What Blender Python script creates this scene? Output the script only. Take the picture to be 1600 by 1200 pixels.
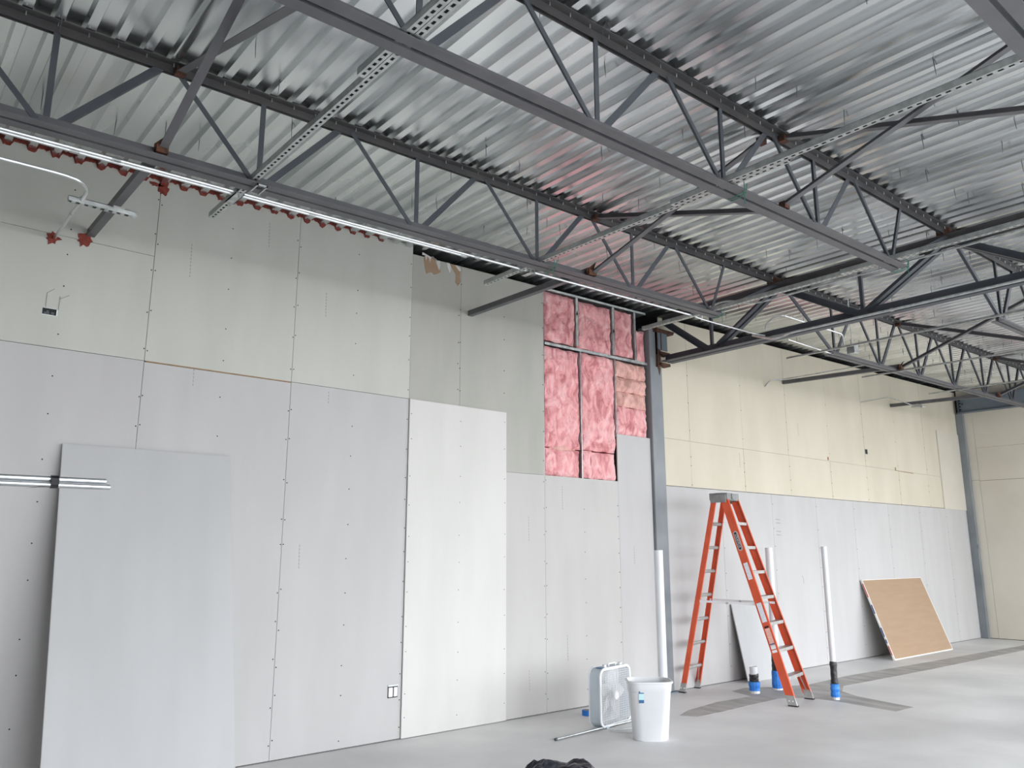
import bpy, math, random
from mathutils import Vector, Matrix, noise
for o in list(bpy.data.objects): bpy.data.objects.remove(o)
C = bpy.context.scene.collection
SC = bpy.context.scene
# ---------------------------------------------------------------- camera
yaw, pitch, camh, foc = .8721, .2092, 1.6363, 1236.6
cd = bpy.data.cameras.new('camera'); cam = bpy.data.objects.new('camera', cd); C.objects.link(cam)
cd.sensor_width = 36; cd.lens = foc/1600*36; cd.clip_start = .05; cd.clip_end = 300
fw = Vector((math.cos(pitch)*math.cos(yaw), math.cos(pitch)*math.sin(yaw), math.sin(pitch)))
cam.location = (0, 0, camh); cam.rotation_euler = fw.to_track_quat('-Z', 'Y').to_euler()
SC.camera = cam
# ---------------------------------------------------------------- light
W = bpy.data.worlds.new('overcast_sky'); SC.world = W; W.use_nodes = True
nt = W.node_tree; nt.nodes.clear()
wo = nt.nodes.new('ShaderNodeOutputWorld'); bg = nt.nodes.new('ShaderNodeBackground')
tc = nt.nodes.new('ShaderNodeTexCoord'); sx = nt.nodes.new('ShaderNodeSeparateXYZ'); cr = nt.nodes.new('ShaderNodeValToRGB')
nt.links.new(tc.outputs['Generated'], sx.inputs[0]); nt.links.new(sx.outputs['Z'], cr.inputs[0])
cr.color_ramp.elements[0].position = 0; cr.color_ramp.elements[0].color = (.94, .96, 1, 1)
cr.color_ramp.elements[1].position = 1; cr.color_ramp.elements[1].color = (.86, .92, 1, 1)
nt.links.new(cr.outputs[0], bg.inputs[0]); bg.inputs[1].default_value = 6.5
nt.links.new(bg.outputs[0], wo.inputs[0])
FRONT = -3.4                       # the shop front stands here, open bays of daylight
BAYS = [(.2, 4.2), (4.5, 8.5), (8.8, 12.8), (13.1, 17.1)]
for a, b in BAYS:
    l = bpy.data.lights.new('daylight_portal', 'AREA'); l.shape = 'RECTANGLE'; l.size = b-a; l.size_y = 4.46
    l.cycles.is_portal = True
    o = bpy.data.objects.new('daylight_portal', l); C.objects.link(o)
    o.location = ((a+b)/2, FRONT-.02, 2.24); o.rotation_euler = (math.radians(90), 0, 0)
l = bpy.data.lights.new('daylight_portal', 'AREA'); l.shape = 'RECTANGLE'; l.size = 4.5; l.size_y = 4.2; l.cycles.is_portal = True
o = bpy.data.objects.new('daylight_portal', l); C.objects.link(o)
o.location = (17.55, -.97, 2.1); o.rotation_euler = (math.radians(90), 0, math.radians(90))
SC.view_settings.view_transform = 'Standard'; SC.view_settings.look = 'None'
SC.view_settings.gamma = 1; SC.view_settings.use_curve_mapping = False
SC.view_settings.exposure = .53
SC.cycles.use_denoising = True; SC.cycles.max_bounces = 10; SC.cycles.diffuse_bounces = 7
SC.cycles.glossy_bounces = 4; SC.cycles.caustics_reflective = False; SC.cycles.sample_clamp_indirect = 6
# ---------------------------------------------------------------- helpers
X, Y, Z = Vector((1, 0, 0)), Vector((0, 1, 0)), Vector((0, 0, 1))
SL = .021                                   # the roof falls a quarter inch per foot
DZ = 4.565                                  # underside of the deck at x = 0
WY = 6.446                                  # face of the long wall
def V(*a): return Vector(a)
class MB:
    def __init__(s): s.v = []; s.f = []; s.m = []
    def add(s, vs, fs, m=0):
        n = len(s.v); s.v += [tuple(v) for v in vs]; s.f += [tuple(n+i for i in f) for f in fs]; s.m += [m]*len(fs)
    def box(s, x0, x1, y0, y1, z0, z1, m=0):
        s.add([(x0,y0,z0),(x1,y0,z0),(x1,y1,z0),(x0,y1,z0),(x0,y0,z1),(x1,y0,z1),(x1,y1,z1),(x0,y1,z1)],
              [(3,2,1,0),(4,5,6,7),(0,1,5,4),(1,2,6,5),(2,3,7,6),(3,0,4,7)], m)
    def prism(s, prof, p0, p1, u, v, m=0):
        n = len(prof); p0 = Vector(p0); p1 = Vector(p1)
        a = [p0+u*x+v*y for x, y in prof]; b = [p1+u*x+v*y for x, y in prof]
        fs = [tuple(range(n))[::-1], tuple(range(n, 2*n))]+[(i, (i+1) % n, n+(i+1) % n, n+i) for i in range(n)]
        s.add(a+b, fs, m)
    def bar(s, p0, p1, w, h, up=Z, m=0):
        p0 = Vector(p0); p1 = Vector(p1); d = (p1-p0).normalized(); u = d.cross(up)
        if u.length < 1e-4: u = d.cross(X)
        u.normalize(); v = u.cross(d)
        s.prism([(-w/2,-h/2),(w/2,-h/2),(w/2,h/2),(-w/2,h/2)], p0, p1, u, v, m)
    def angle(s, p0, p1, leg, t, u, v, m=0):
        s.prism([(0,0),(leg,0),(leg,t),(t,t),(t,leg),(0,leg)], p0, p1, u, v, m)
    def tube(s, pts, r, n=8, m=0, cap=True):
        pts = [Vector(p) for p in pts]; ring = []; N = len(s.v); ref = None
        for i, p in enumerate(pts):
            d = (pts[min(i+1, len(pts)-1)]-pts[max(i-1, 0)]).normalized()
            if ref is None: ref = d.cross(Z if abs(d.z) < .9 else X).normalized()
            ref = (ref-d*ref.dot(d)).normalized(); w = d.cross(ref)
            rr = r[i] if isinstance(r, (list, tuple)) else r
            ring += [p+(ref*math.cos(2*math.pi*k/n)+w*math.sin(2*math.pi*k/n))*rr for k in range(n)]
        fs = []
        for i in range(len(pts)-1):
            for k in range(n): fs.append((i*n+k, i*n+(k+1) % n, (i+1)*n+(k+1) % n, (i+1)*n+k))
        if cap: fs += [tuple(range(n))[::-1], tuple(range((len(pts)-1)*n, len(pts)*n))]
        s.add(ring, fs, m)
    def disc(s, c, r, u, v, n=8, t=.002, m=0):
        c = Vector(c); w = Vector(u).cross(Vector(v))
        s.prism([(r*math.cos(2*math.pi*k/n), r*math.sin(2*math.pi*k/n)) for k in range(n)], c-w*t/2, c+w*t/2, Vector(u), Vector(v), m)
    def mesh(s, name, mats, smooth=False):
        me = bpy.data.meshes.new(name); me.from_pydata(s.v, [], s.f)
        for m in (mats if isinstance(mats, (list, tuple)) else [mats]): me.materials.append(m)
        me.polygons.foreach_set('material_index', s.m)
        me.update()
        import bmesh
        bm = bmesh.new(); bm.from_mesh(me); bmesh.ops.recalc_face_normals(bm, faces=bm.faces); bm.to_mesh(me); bm.free()
        if smooth:
            me.polygons.foreach_set('use_smooth', [True]*len(me.polygons))
            try: me.set_sharp_from_angle(angle=math.radians(38))
            except Exception: pass
        return me
    def build(s, name, mats, parent=None, smooth=False, bevel=0):
        o = bpy.data.objects.new(name, s.mesh(name, mats, smooth)); C.objects.link(o)
        if parent: o.parent = parent; o.matrix_parent_inverse = Matrix()
        if bevel:
            b = o.modifiers.new('bevel', 'BEVEL'); b.width = bevel; b.segments = 2; b.limit_method = 'ANGLE'
        return o
def tag(o, label=None, cat=None, group=None, kind=None):
    for k, v in (('label', label), ('category', cat), ('group', group), ('kind', kind)):
        if v: o[k] = v
    return o
def thing(name, label, cat, loc=(0,0,0), rz=0, group=None):
    o = bpy.data.objects.new(name, None); C.objects.link(o); o.location = loc; o.rotation_euler = (0,0,rz)
    o.empty_display_size = .1
    return tag(o, label, cat, group)
def arc(pts, r=.1, n=6):
    """polyline with rounded corners"""
    P = [Vector(p) for p in pts]; out = [P[0]]
    for a, b, c in zip(P, P[1:], P[2:]):
        rr = min(r, (a-b).length*.45, (c-b).length*.45)
        s, e = b+(a-b).normalized()*rr, b+(c-b).normalized()*rr
        for k in range(n+1):
            t = k/n; out.append(s*(1-t)**2+b*2*t*(1-t)+e*t*t)
    return out+[P[-1]]
# ---------------------------------------------------------------- materials
def mat(name, col, rough=.6, metal=0, col2=None, scale=6, detail=4, bump=0, bscale=40, stretch=None, rvar=0, spec=None, lo=.35, hi=.65):
    m = bpy.data.materials.new(name); m.use_nodes = True; t = m.node_tree; b = t.nodes['Principled BSDF']
    b.inputs['Base Color'].default_value = (*col, 1); b.inputs['Roughness'].default_value = rough; b.inputs['Metallic'].default_value = metal
    if spec is not None: b.inputs['Specular IOR Level'].default_value = spec
    g = t.nodes.new('ShaderNodeTexCoord'); mp = t.nodes.new('ShaderNodeMapping')
    t.links.new(g.outputs['Object'], mp.inputs[0])
    if stretch: mp.inputs['Scale'].default_value = stretch
    if col2 or rvar:
        n = t.nodes.new('ShaderNodeTexNoise'); n.inputs['Scale'].default_value = scale; n.inputs['Detail'].default_value = detail
        t.links.new(mp.outputs[0], n.inputs['Vector'])
    if col2:
        r = t.nodes.new('ShaderNodeValToRGB'); r.color_ramp.elements[0].position = lo; r.color_ramp.elements[1].position = hi
        r.color_ramp.elements[0].color = (*col, 1); r.color_ramp.elements[1].color = (*col2, 1)
        t.links.new(n.outputs[0], r.inputs[0]); t.links.new(r.outputs[0], b.inputs['Base Color'])
    if rvar:
        mr = t.nodes.new('ShaderNodeMapRange'); mr.inputs['From Min'].default_value = .3; mr.inputs['From Max'].default_value = .7
        mr.inputs['To Min'].default_value = rough-rvar; mr.inputs['To Max'].default_value = rough+rvar
        t.links.new(n.outputs[0], mr.inputs[0]); t.links.new(mr.outputs[0], b.inputs['Roughness'])
    if bump:
        n2 = t.nodes.new('ShaderNodeTexNoise'); n2.inputs['Scale'].default_value = bscale; n2.inputs['Detail'].default_value = 4
        t.links.new(mp.outputs[0], n2.inputs['Vector'])
        bp = t.nodes.new('ShaderNodeBump'); bp.inputs['Strength'].default_value = bump; bp.inputs['Distance'].default_value = .01
        t.links.new(n2.outputs[0], bp.inputs['Height']); t.links.new(bp.outputs[0], b.inputs['Normal'])
    return m
M = {}
M['deck'] = mat('galvanised_deck', (.64,.67,.68), .23, .92, (.86,.88,.885), .9, 2, stretch=(2.2,.6,1), rvar=.07)
M['roof'] = mat('unseen_roof_insulation', (.02,.02,.02), .9)
M['steel'] = mat('grey_primer', (.048,.055,.068), .5, .0, (.068,.075,.088), 3, 5, spec=.6)
M['steel_br'] = mat('brown_primer', (.050,.049,.051), .6, 0, (.075,.072,.072), 4, 5)
M['purple'] = mat('mauve_primer', (.098,.099,.106), .5, 0, (.125,.123,.13), 5, 5)
M['beam'] = mat('blue_grey_primer', (.13,.165,.20), .55, 0, (.17,.205,.24), 1.5, 6)
M['column'] = mat('column_primer', (.16,.18,.20), .5, 0, (.24,.26,.27), 2.2, 7, stretch=(1,1,.6))
M['rust'] = mat('rust', (.035,.022,.018), .85, 0, (.12,.048,.026), 22, 6, bump=.4, bscale=60)
M['galv'] = mat('galvanised_steel', (.42,.445,.44), .36, .85, (.60,.62,.61), 18, 4, rvar=.08)
M['emt'] = mat('bright_conduit', (.58,.60,.61), .28, .95, (.68,.70,.71), 12, 3)
M['slot_shade'] = mat('channel_slot_shade', (.015,.016,.018), .8)
M['gyp_grey'] = mat('grey_wallboard_paper', (.50,.492,.485), .85, 0, (.53,.522,.515), 1.3, 5, stretch=(3,1,.6))
M['gyp_lit_green'] = mat('green_lit_wallboard_paper', (.52,.525,.48), .85, 0, (.555,.56,.515), 1.2, 5, stretch=(3,1,.6))  # grey paper with the greenish cast of the light mixed into its colour
M['gyp_dark'] = mat('dull_wallboard_paper', (.40,.40,.36), .85, 0, (.445,.44,.40), 1.2, 5, stretch=(3,1,.6))
M['gyp_white'] = mat('white_wallboard_paper', (.63,.625,.595), .8, 0, (.67,.66,.635), 1.2, 5, stretch=(3,1,.6))
M['gyp_lean'] = mat('blue_grey_wallboard_paper', (.48,.483,.483), .8, 0, (.51,.513,.513), 1.2, 5, stretch=(3,1,.6))
M['gyp_cream'] = mat('cream_wallboard_paper', (.60,.555,.445), .85, 0, (.655,.61,.495), .9, 6, stretch=(2,1,.8))
M['gyp_end'] = mat('beige_wallboard_paper', (.60,.565,.48), .85, 0, (.66,.625,.54), .9, 6)
M['gyp_warm'] = mat('warm_wallboard_paper', (.50,.488,.47), .85, 0, (.53,.52,.50), 1.2, 5, stretch=(3,1,.6))
M['core'] = mat('gypsum_core', (.82,.81,.78), .9)
M['kraft'] = mat('kraft_paper', (.36,.25,.16), .85, 0, (.385,.27,.175), 2, 6, stretch=(1,5,8))
M['kraft_dark'] = mat('torn_kraft_paper', (.30,.19,.10), .9, 0, (.38,.26,.15), 20, 5)
M['tape_blue'] = mat('blue_end_tape', (.03,.07,.25), .6)
M['tape_red'] = mat('red_end_tape', (.55,.12,.10), .6)
M['black'] = mat('black_hole', (.012,.012,.013), .8)
M['dark'] = mat('cavity_shade', (.03,.028,.026), .9)  # near-black colour standing for the shade in gaps and cavities
M['mark'] = mat('grey_printing', (.33,.33,.33), .9)
M['pencil'] = mat('pencil_line', (.28,.27,.25), .9)
M['firestop'] = mat('red_firestop', (.16,.022,.014), .7, 0, (.26,.045,.028), 25, 5, bump=.5, bscale=80)
M['concrete'] = mat('concrete', (.66,.66,.655), .55, 0, (.88,.875,.86), .9, 13, bump=.05, bscale=60, rvar=.1, lo=.3, hi=.7)
M['patch'] = mat('dark_concrete_patch', (.34,.33,.315), .6, 0, (.52,.505,.485), 2.2, 10, bump=.08, bscale=60, stretch=(3,1,1))
M['outside'] = mat('outside_paving', (.30,.29,.27), .9, 0, (.36,.35,.33), 1, 6)
M['orange'] = mat('orange_fibreglass', (.62,.085,.030), .42, 0, (.70,.11,.045), 6, 4)
M['alu'] = mat('aluminium', (.42,.415,.40), .42, .6, (.52,.515,.50), 14, 4)
M['cap'] = mat('grey_ladder_cap', (.20,.205,.205), .6, 0, (.28,.285,.28), 18, 4)
M['white_pl'] = mat('white_plastic', (.70,.71,.73), .38, 0, (.73,.74,.755), 5, 3)
M['pvc'] = mat('white_pvc', (.70,.72,.74), .35, 0, (.74,.76,.78), 3, 3)
M['fan_body'] = mat('pale_blue_enamel', (.50,.57,.62), .4, 0, (.56,.62,.67), 5, 3)
M['fan_white'] = mat('fan_grille_white', (.82,.83,.84), .45)
M['fan_blade'] = mat('fan_blade_white', (.78,.78,.78), .5)
M['label_w'] = mat('white_sticker', (.82,.82,.85), .5, 0, (.60,.66,.80), 90, 2, lo=.5, hi=.62)
M['label_p'] = mat('pink_sticker', (.80,.35,.28), .5, 0, (.85,.55,.48), 80, 2)
M['white'] = mat('plain_white', (.85,.85,.86), .5)
M['ink'] = mat('black_ink', (.01,.01,.012), .4)
M['blue'] = mat('blue_tape', (.02,.19,.68), .55, 0, (.05,.28,.80), 14, 5, bump=.5, bscale=50)
M['blackwrap'] = mat('black_wrap', (.008,.008,.009), .35, 0, (.03,.03,.032), 20, 5, bump=.8, bscale=40)
M['bag'] = mat('black_plastic', (.010,.011,.016), .28, 0, (.03,.032,.045), 9, 5, bump=.5, bscale=25)
M['sticker_b'] = mat('blue_sticker', (.03,.13,.28), .4)
M['sticker_c'] = mat('pale_cyan_sticker', (.50,.72,.74), .4)
M['green'] = mat('green_wire', (.05,.22,.15), .5)
def pink_material(name, dirty):
    m = bpy.data.materials.new(name); m.use_nodes = True; t = m.node_tree; b = t.nodes['Principled BSDF']
    b.inputs['Roughness'].default_value = .95; b.inputs['Specular IOR Level'].default_value = .1
    g = t.nodes.new('ShaderNodeTexCoord'); n = t.nodes.new('ShaderNodeTexNoise')
    n.inputs['Scale'].default_value = 6; n.inputs['Detail'].default_value = 12; n.inputs['Distortion'].default_value = 1.2
    mp = t.nodes.new('ShaderNodeMapping'); mp.inputs['Scale'].default_value = (1.4, 1, .8); t.links.new(g.outputs['Object'], mp.inputs[0])
    t.links.new(mp.outputs[0], n.inputs['Vector']); r = t.nodes.new('ShaderNodeValToRGB'); e = r.color_ramp.elements
    e[0].position = .33; e[1].position = .66
    e[0].color = (.56, .21, .22, 1) if not dirty else (.52, .29, .24, 1); e[1].color = (.93, .56, .56, 1) if not dirty else (.86, .54, .48, 1)
    x = e.new(.48); x.color = (.82, .38, .39, 1) if not dirty else (.72, .41, .36, 1)
    t.links.new(n.outputs[0], r.inputs[0]); t.links.new(r.outputs[0], b.inputs['Base Color'])
    n2 = t.nodes.new('ShaderNodeTexNoise'); n2.inputs['Scale'].default_value = 17; n2.inputs['Detail'].default_value = 8; n2.inputs['Distortion'].default_value = 1.6
    t.links.new(g.outputs['Object'], n2.inputs['Vector']); bp = t.nodes.new('ShaderNodeBump'); bp.inputs['Strength'].default_value = .9; bp.inputs['Distance'].default_value = .02
    t.links.new(n2.outputs[0], bp.inputs['Height']); t.links.new(bp.outputs[0], b.inputs['Normal'])
    return m
M['pink'] = pink_material('pink_fibreglass', False); M['pink_d'] = pink_material('dirty_pink_fibreglass', True)

XN, XE, XG = -1.6, 17.42, 7.98          # near wall, end wall, joist girder
# ================================================================ SETTING
m = MB(); m.box(XN-.2, XE+.2, FRONT-.2, 7.4, -.2, 0); floor = tag(m.build('floor', M['concrete']), kind='structure')
def flat_poly(name, pts, z0, z1, mt, parent):
    m = MB(); n = len(pts); m.add([(x, y, z0) for x, y in pts]+[(x, y, z1) for x, y in pts],
        [tuple(range(n))[::-1], tuple(range(n, 2*n))]+[(i, (i+1) % n, n+(i+1) % n, n+i) for i in range(n)])
    return m.build(name, mt, parent)
random.seed(4)
flat_poly('concrete_patch', [(17.4,5.50),(16.4,5.47),(14.5,5.56),(13.0,5.61),(11.6,5.68),(10.69,5.72),(9.63,5.67),(9.2,5.83),(8.8,6.05),(8.5,6.01),(8.38,5.66),
    (7.77,5.70),(7.14,5.61),(6.86,5.50),(6.95,5.34),(7.37,5.33),(8.0,5.36),(8.46,5.37),(8.8,5.2),(8.84,4.85),(8.76,4.17),(9.14,4.155),(9.25,4.6),(9.32,4.87),(9.5,5.15),(9.88,5.33),(12.1,5.25),(15.74,5.2),(17.4,5.17)],
    -.004, .0015, M['patch'], floor)
m = MB(); m.box(-30, 60, -45, FRONT-.2, -.35, -.15); m.box(XE+.2, 60, FRONT-.2, 30, -.35, -.15); tag(m.build('outside_ground', M['outside']), kind='structure')
# roof slab and deck
def dz(x): return DZ+SL*x
def slab(m, x0, x1, y0, y1, t0, t1):
    m.add([(x0,y0,dz(x0)+t0),(x1,y0,dz(x1)+t0),(x1,y1,dz(x1)+t0),(x0,y1,dz(x0)+t0),(x0,y0,dz(x0)+t1),(x1,y0,dz(x1)+t1),(x1,y1,dz(x1)+t1),(x0,y1,dz(x0)+t1)],
          [(3,2,1,0),(4,5,6,7),(0,1,5,4),(1,2,6,5),(2,3,7,6),(3,0,4,7)])
m = MB(); slab(m, XN-.2, XE+.2, FRONT-.2, 7.4, .042, .2); ceiling = tag(m.build('ceiling', M['roof']), kind='structure')  # unseen slab added above the deck to block light
PT = .1575; LOW = .050; SLP = .014; UP = PT-LOW-2*SLP
m = MB(); x = 0; vs = []; n = 6
for k in range(n):
    for dx, h in ((0, 0), (LOW, 0), (LOW+SLP, .038), (PT-SLP, .038)): vs.append((k*PT+dx, h))
vs.append((n*PT, 0)); vs.append((n*PT+.01, -.0008))
y0, y1 = FRONT, 7.35
m.add([(a, y0, h) for a, h in vs]+[(a, y1, h) for a, h in vs], [(i, i+1, len(vs)+i+1, len(vs)+i) for i in range(len(vs)-1)])
dm = m.mesh('deck_sheet', M['deck'])
x = XN-.05
while x < XE+.05:
    o = bpy.data.objects.new('deck_sheet', dm); C.objects.link(o); o.parent = ceiling
    o.location = (x, 0, dz(x)); o.rotation_euler = (0, -math.atan(SL), 0); x += n*PT
DX0 = XN-.05
# fasteners of the roofing poking down through the deck
m = MB(); m.tube([(0,0,.03),(0,0,-.02),(.003,0,-.095)], [.0032,.0032,.0018], 5); sm = m.mesh('roofing_screw', M['steel'])
random.seed(11); cnt = 0
for row in range(11):
    yy = 6.1-row*.62
    for c in range(44):
        xx = .2+c*.40+random.uniform(-.16, .16); y_ = yy+random.uniform(-.28, .28)
        if random.random() < .3 or xx > 16.8 or y_ > 6.2: continue
        if (xx*.766-y_*.643)/(xx*.643+y_*.766+1e-6) > .72 or (xx*.643+y_*.766) < 2.6: continue
        o = bpy.data.objects.new('roofing_screw', sm); C.objects.link(o); o.parent = ceiling
        o.location = (xx, y_, dz(xx)+.015); o.rotation_euler = (random.uniform(-.09,.09), random.uniform(-.09,.09), 0); cnt += 1
# ---- long wall
m = MB(); m.box(XN-.2, XE+.2, 7.3, 7.4, 0, 5.2); m.box(XN, 7.66, 6.60, 6.64, 0, 4.50); m.box(7.95, XE, 6.475, 6.64, 0, 4.50)  # outer slab added behind so the voids under the deck stay dark
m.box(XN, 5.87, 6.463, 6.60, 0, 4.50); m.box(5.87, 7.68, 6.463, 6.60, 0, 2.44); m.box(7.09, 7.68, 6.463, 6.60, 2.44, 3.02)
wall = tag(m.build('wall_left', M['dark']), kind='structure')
def sheet(x0, x1, z0, z1, mt, dy=0, top=None, t=.0145, parent=None):
    m = MB(); a = WY+dy; g = .0018
    zt0, zt1 = (z1, z1) if z1 is not None else (top+SL*x0, top+SL*x1)
    m.add([(x0+g,a,z0),(x1-g,a,z0),(x1-g,a+t,z0),(x0+g,a+t,z0),(x0+g,a,zt0),(x1-g,a,zt1),(x1-g,a+t,zt1),(x0+g,a+t,zt0)],
          [(3,2,1,0),(4,5,6,7),(0,1,5,4),(1,2,6,5),(2,3,7,6),(3,0,4,7)])
    return m.build('drywall_sheet', mt, parent or wall)
F = M
TL = 4.60
for a, b in ((XN, -.775), (-.775, .445), (.445, 1.665), (1.665, 2.885), (2.885, 4.105)):
    if b > .44:
        if a < 1: sheet(a, b, 3.099, 3.958, F['gyp_lit_green']); sheet(a, b, 3.961, None, F['gyp_lit_green'], top=TL)
        else: sheet(a, b, 3.099, None, F['gyp_lit_green'], top=TL, dy=-.001)
    else: sheet(a, b, 3.099, None, F['gyp_lit_green'], top=TL)
    sheet(a, b, .008, 3.088 if a > 1.6 and a < 2 else 3.095, F['gyp_grey'])
sheet(4.105, 4.715, 2.466, None, F['gyp_dark'], top=4.505, dy=.001); sheet(4.715, 5.885, 2.466, None, F['gyp_dark'], top=4.505, dy=.002)
tag(sheet(4.105, 5.325, .006, 3.095, F['gyp_white'], dy=-.017, t=.016), 'brighter white sheet fixed over the others')
sheet(5.327, 5.885, .008, 2.463, F['gyp_warm'], dy=-.001); sheet(5.885, 7.07, .008, 2.463, F['gyp_warm']); sheet(7.07, 7.685, .008, 3.033, F['gyp_grey'], dy=.001)
low = [7.93, 9.11, 10.33, 11.55, 12.72, 13.95, 15.17, 16.35, 17.415]
for a, b in zip(low, low[1:]): sheet(a, b, .008, 2.456, F['gyp_grey'])
upx = [7.93, 8.49, 9.70, 10.88, 12.10, 13.30, 14.50, 15.70, 16.90, 17.415]
for i, (a, b) in enumerate(zip(upx, upx[1:])):
    sheet(a, b, 2.463, 3.066, F['gyp_cream'], dy=.001*(i % 2)); sheet(a, b, 3.069, None, F['gyp_cream'], top=4.505, dy=.001*((i+1) % 2))
tag(sheet(16.29, 17.33, 2.45, 3.975, F['gyp_end'], dy=-.016), 'paler sheet fixed over the cream ones')
# screw heads
m = MB(); random.seed(3)
def screws(x, z0, z1, step=.3, both=False, r=.0055, y=WY):
    z = z0
    while z < z1:
        for s in ((-.014, .014) if both else (0,)):
            m.disc((x+s+random.uniform(-.004,.004), y-.001, z+random.uniform(-.05,.05)), r, X, Z, 6, .003)
        z += step
for x in (1.665, 2.885): screws(x, .15, 3.0, .3, True); screws(x, 3.2, 4.5, .3, True)
screws(.445+.61, .2, 3.0); screws(.445+.61, 3.25, 3.9); screws(.445+.61, 4.05, 4.5); screws(2.275, 2.6, 3.0); screws(2.275, 3.2, 4.5); screws(3.495, .1, 3.0); screws(3.495, 3.2, 4.5)
screws(4.09, .1, 3.0, .25); screws(4.09, 3.2, 4.5, .25)
for x in (4.13, 4.72, 5.30): screws(x, .15, 3.05, .28, r=.0045, y=WY-.017)
screws(4.70, 3.25, 4.4, .28, True); screws(5.30, 3.3, 4.4)
for x in (5.87, 5.9): screws(x, .15, 2.4, .28, r=.005)
screws(6.49, .2, 2.4, .28, r=.005); screws(7.05, .2, 2.4, .2, r=.006); screws(5.87, 2.6, 4.4, .3)
for x in low[:-1]: screws(x+.02, .2, 2.4, .3, r=.006)
for x in upx[1:-1]: screws(x, 2.5, 3.0, .2, r=.007); screws(x, 3.2, 4.3, .4, r=.006)
tag(m.build('screw_heads', M['black'], wall), kind='stuff')
# pencil lines, seams and printed dashes on the board
m = MB()
def line(x0, z0, x1, z1, w=.004, mt=0, y=WY-.0016): m.bar((x0, y, z0), (x1, y, z1), w, .0012, up=Y, m=mt)
for x, z, l in ((1.95,3.85,.28),(2.60,4.28,.22),(3.18,3.75,.22),(2.15,1.72,.2),(2.05,2.95,.15),(3.25,2.95,.1),(3.05,1.5,.2),(1.96,2.1,.0),(6.15,2.1,.25),(5.65,1.75,.25),(6.2,.5,.25),(5.65,.25,.2),(7.32,1.5,.2),(9.6,2.8,.2),(11.2,3.4,.2)):
    k = 0
    while k < l: line(x-k*.02, z+k, x-k*.02-.0004, z+k+.018, .006); k += .03
line(.955,3.39,.955,3.50,.004,1); line(1.04,3.385,1.04,3.49,.004,1); line(.955,3.5,1.0,3.54,.004,1); line(1.04,3.47,1.10,3.51,.004,1)
for z in (2.10, 2.05, 1.93, 1.88): line(10.40, z, 10.52, z-.004, .008, 1)
line(11.0,1.3,11.04,1.25,.006,1); line(11.04,1.25,11.04,1.18,.006,1)
tag(m.build('printed_marks', [M['mark'], M['pencil']], wall), kind='stuff')
m = MB(); m.bar((1.68, WY-.002, 3.095), (2.88, WY-.002, 3.094), .009, .002, up=Y); m.build('open_joint', M['kraft_dark'], wall)
# red firestop along the deck profile
def prof(x):
    q = (x-DX0) % PT
    if q < LOW: h = 0
    elif q < LOW+SLP: h = (q-LOW)/SLP*.038
    elif q < PT-SLP: h = .038
    else: h = (PT-q)/SLP*.038
    return dz(x)+h
m = MB(); random.seed(9)
x = -.4; a = []; 
while x < 3.78:
    q_ = (x-DX0) % PT; lowf = q_ < LOW+SLP
    wdt = (.020 if lowf else .019)+.014*noise.noise(V(x*7, 0, 0))+.016*noise.noise(V(x*45, 3, 0))
    if x > 2.9: wdt = max(.009, wdt*(1-.55*(x-2.9)))
    lo = prof(x)-wdt
    a.append((x, prof(x)+.004, lo)); x += .011
vs = []
for x, hi, lo in a: vs += [(x, WY-.010, hi), (x, WY-.014, lo), (x, WY+.001, lo-.004)]
fs = []
for i in range(len(a)-1): fs += [(3*i, 3*i+1, 3*i+4, 3*i+3), (3*i+1, 3*i+2, 3*i+5, 3*i+4)]
m.add(vs, fs); m.build('firestop_sealant', M['firestop'], wall)
def splat(cx, cz, r, seed, sx=1, sz=1, name='firestop_sealant'):
    random.seed(seed); m = MB(); n = 22; pts = []
    for k in range(n):
        rr = r*(random.uniform(.65, 1.0) if k % 3 else random.uniform(.75, 1.4)); an = 2*math.pi*k/n
        pts.append((rr*math.cos(an)*sx, rr*math.sin(an)*sz))
    m.prism(pts, (cx, WY+.001, cz), (cx, WY-.007, cz), X, Z)
    m.build(name, M['firestop'], wall)
splat(.945, 3.925, .045, 2); splat(1.155, 3.965, .055, 5, .9, 1.1); splat(1.68, 4.545, .055, 8, .9, 1.1); splat(1.62, 4.57, .035, 12, 1.6, .5)
# torn wallboard paper
def wallpoly(name, pts, mt, y=WY-.002, t=.004):
    m = MB(); m.prism([(x, z) for x, z in pts], (0, y+t, 0), (0, y, 0), X, Z); return m.build(name, mt, wall)
wallpoly('torn_paper', [(4.235,4.575),(4.25,4.62),(4.39,4.61),(4.41,4.577),(4.45,4.48),(4.40,4.445),(4.365,4.433),(4.34,4.45),(4.315,4.445),(4.271,4.42),(4.253,4.483)], M['kraft'])
wallpoly('torn_paper', [(4.563,4.60),(4.63,4.60),(4.697,4.57),(4.70,4.461),(4.708,4.435),(4.667,4.376),(4.635,4.416),(4.645,4.49),(4.598,4.551)], M['kraft'])
for pts in ([(4.215,4.61),(4.25,4.615),(4.262,4.56),(4.275,4.61),(4.30,4.59),(4.31,4.545),(4.32,4.60),(4.33,4.61),(4.215,4.64)],
            [(4.33,4.62),(4.35,4.625),(4.40,4.545),(4.425,4.49),(4.44,4.54),(4.43,4.60),(4.40,4.59),(4.37,4.61)],
            [(4.52,4.60),(4.56,4.60),(4.575,4.55),(4.565,4.49),(4.55,4.505),(4.53,4.54)],
            [(4.625,4.60),(4.66,4.60),(4.705,4.57),(4.70,4.545),(4.68,4.545),(4.655,4.57)]):
    wallpoly('torn_edge', pts, M['gyp_white'], y=WY-.004)
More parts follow.
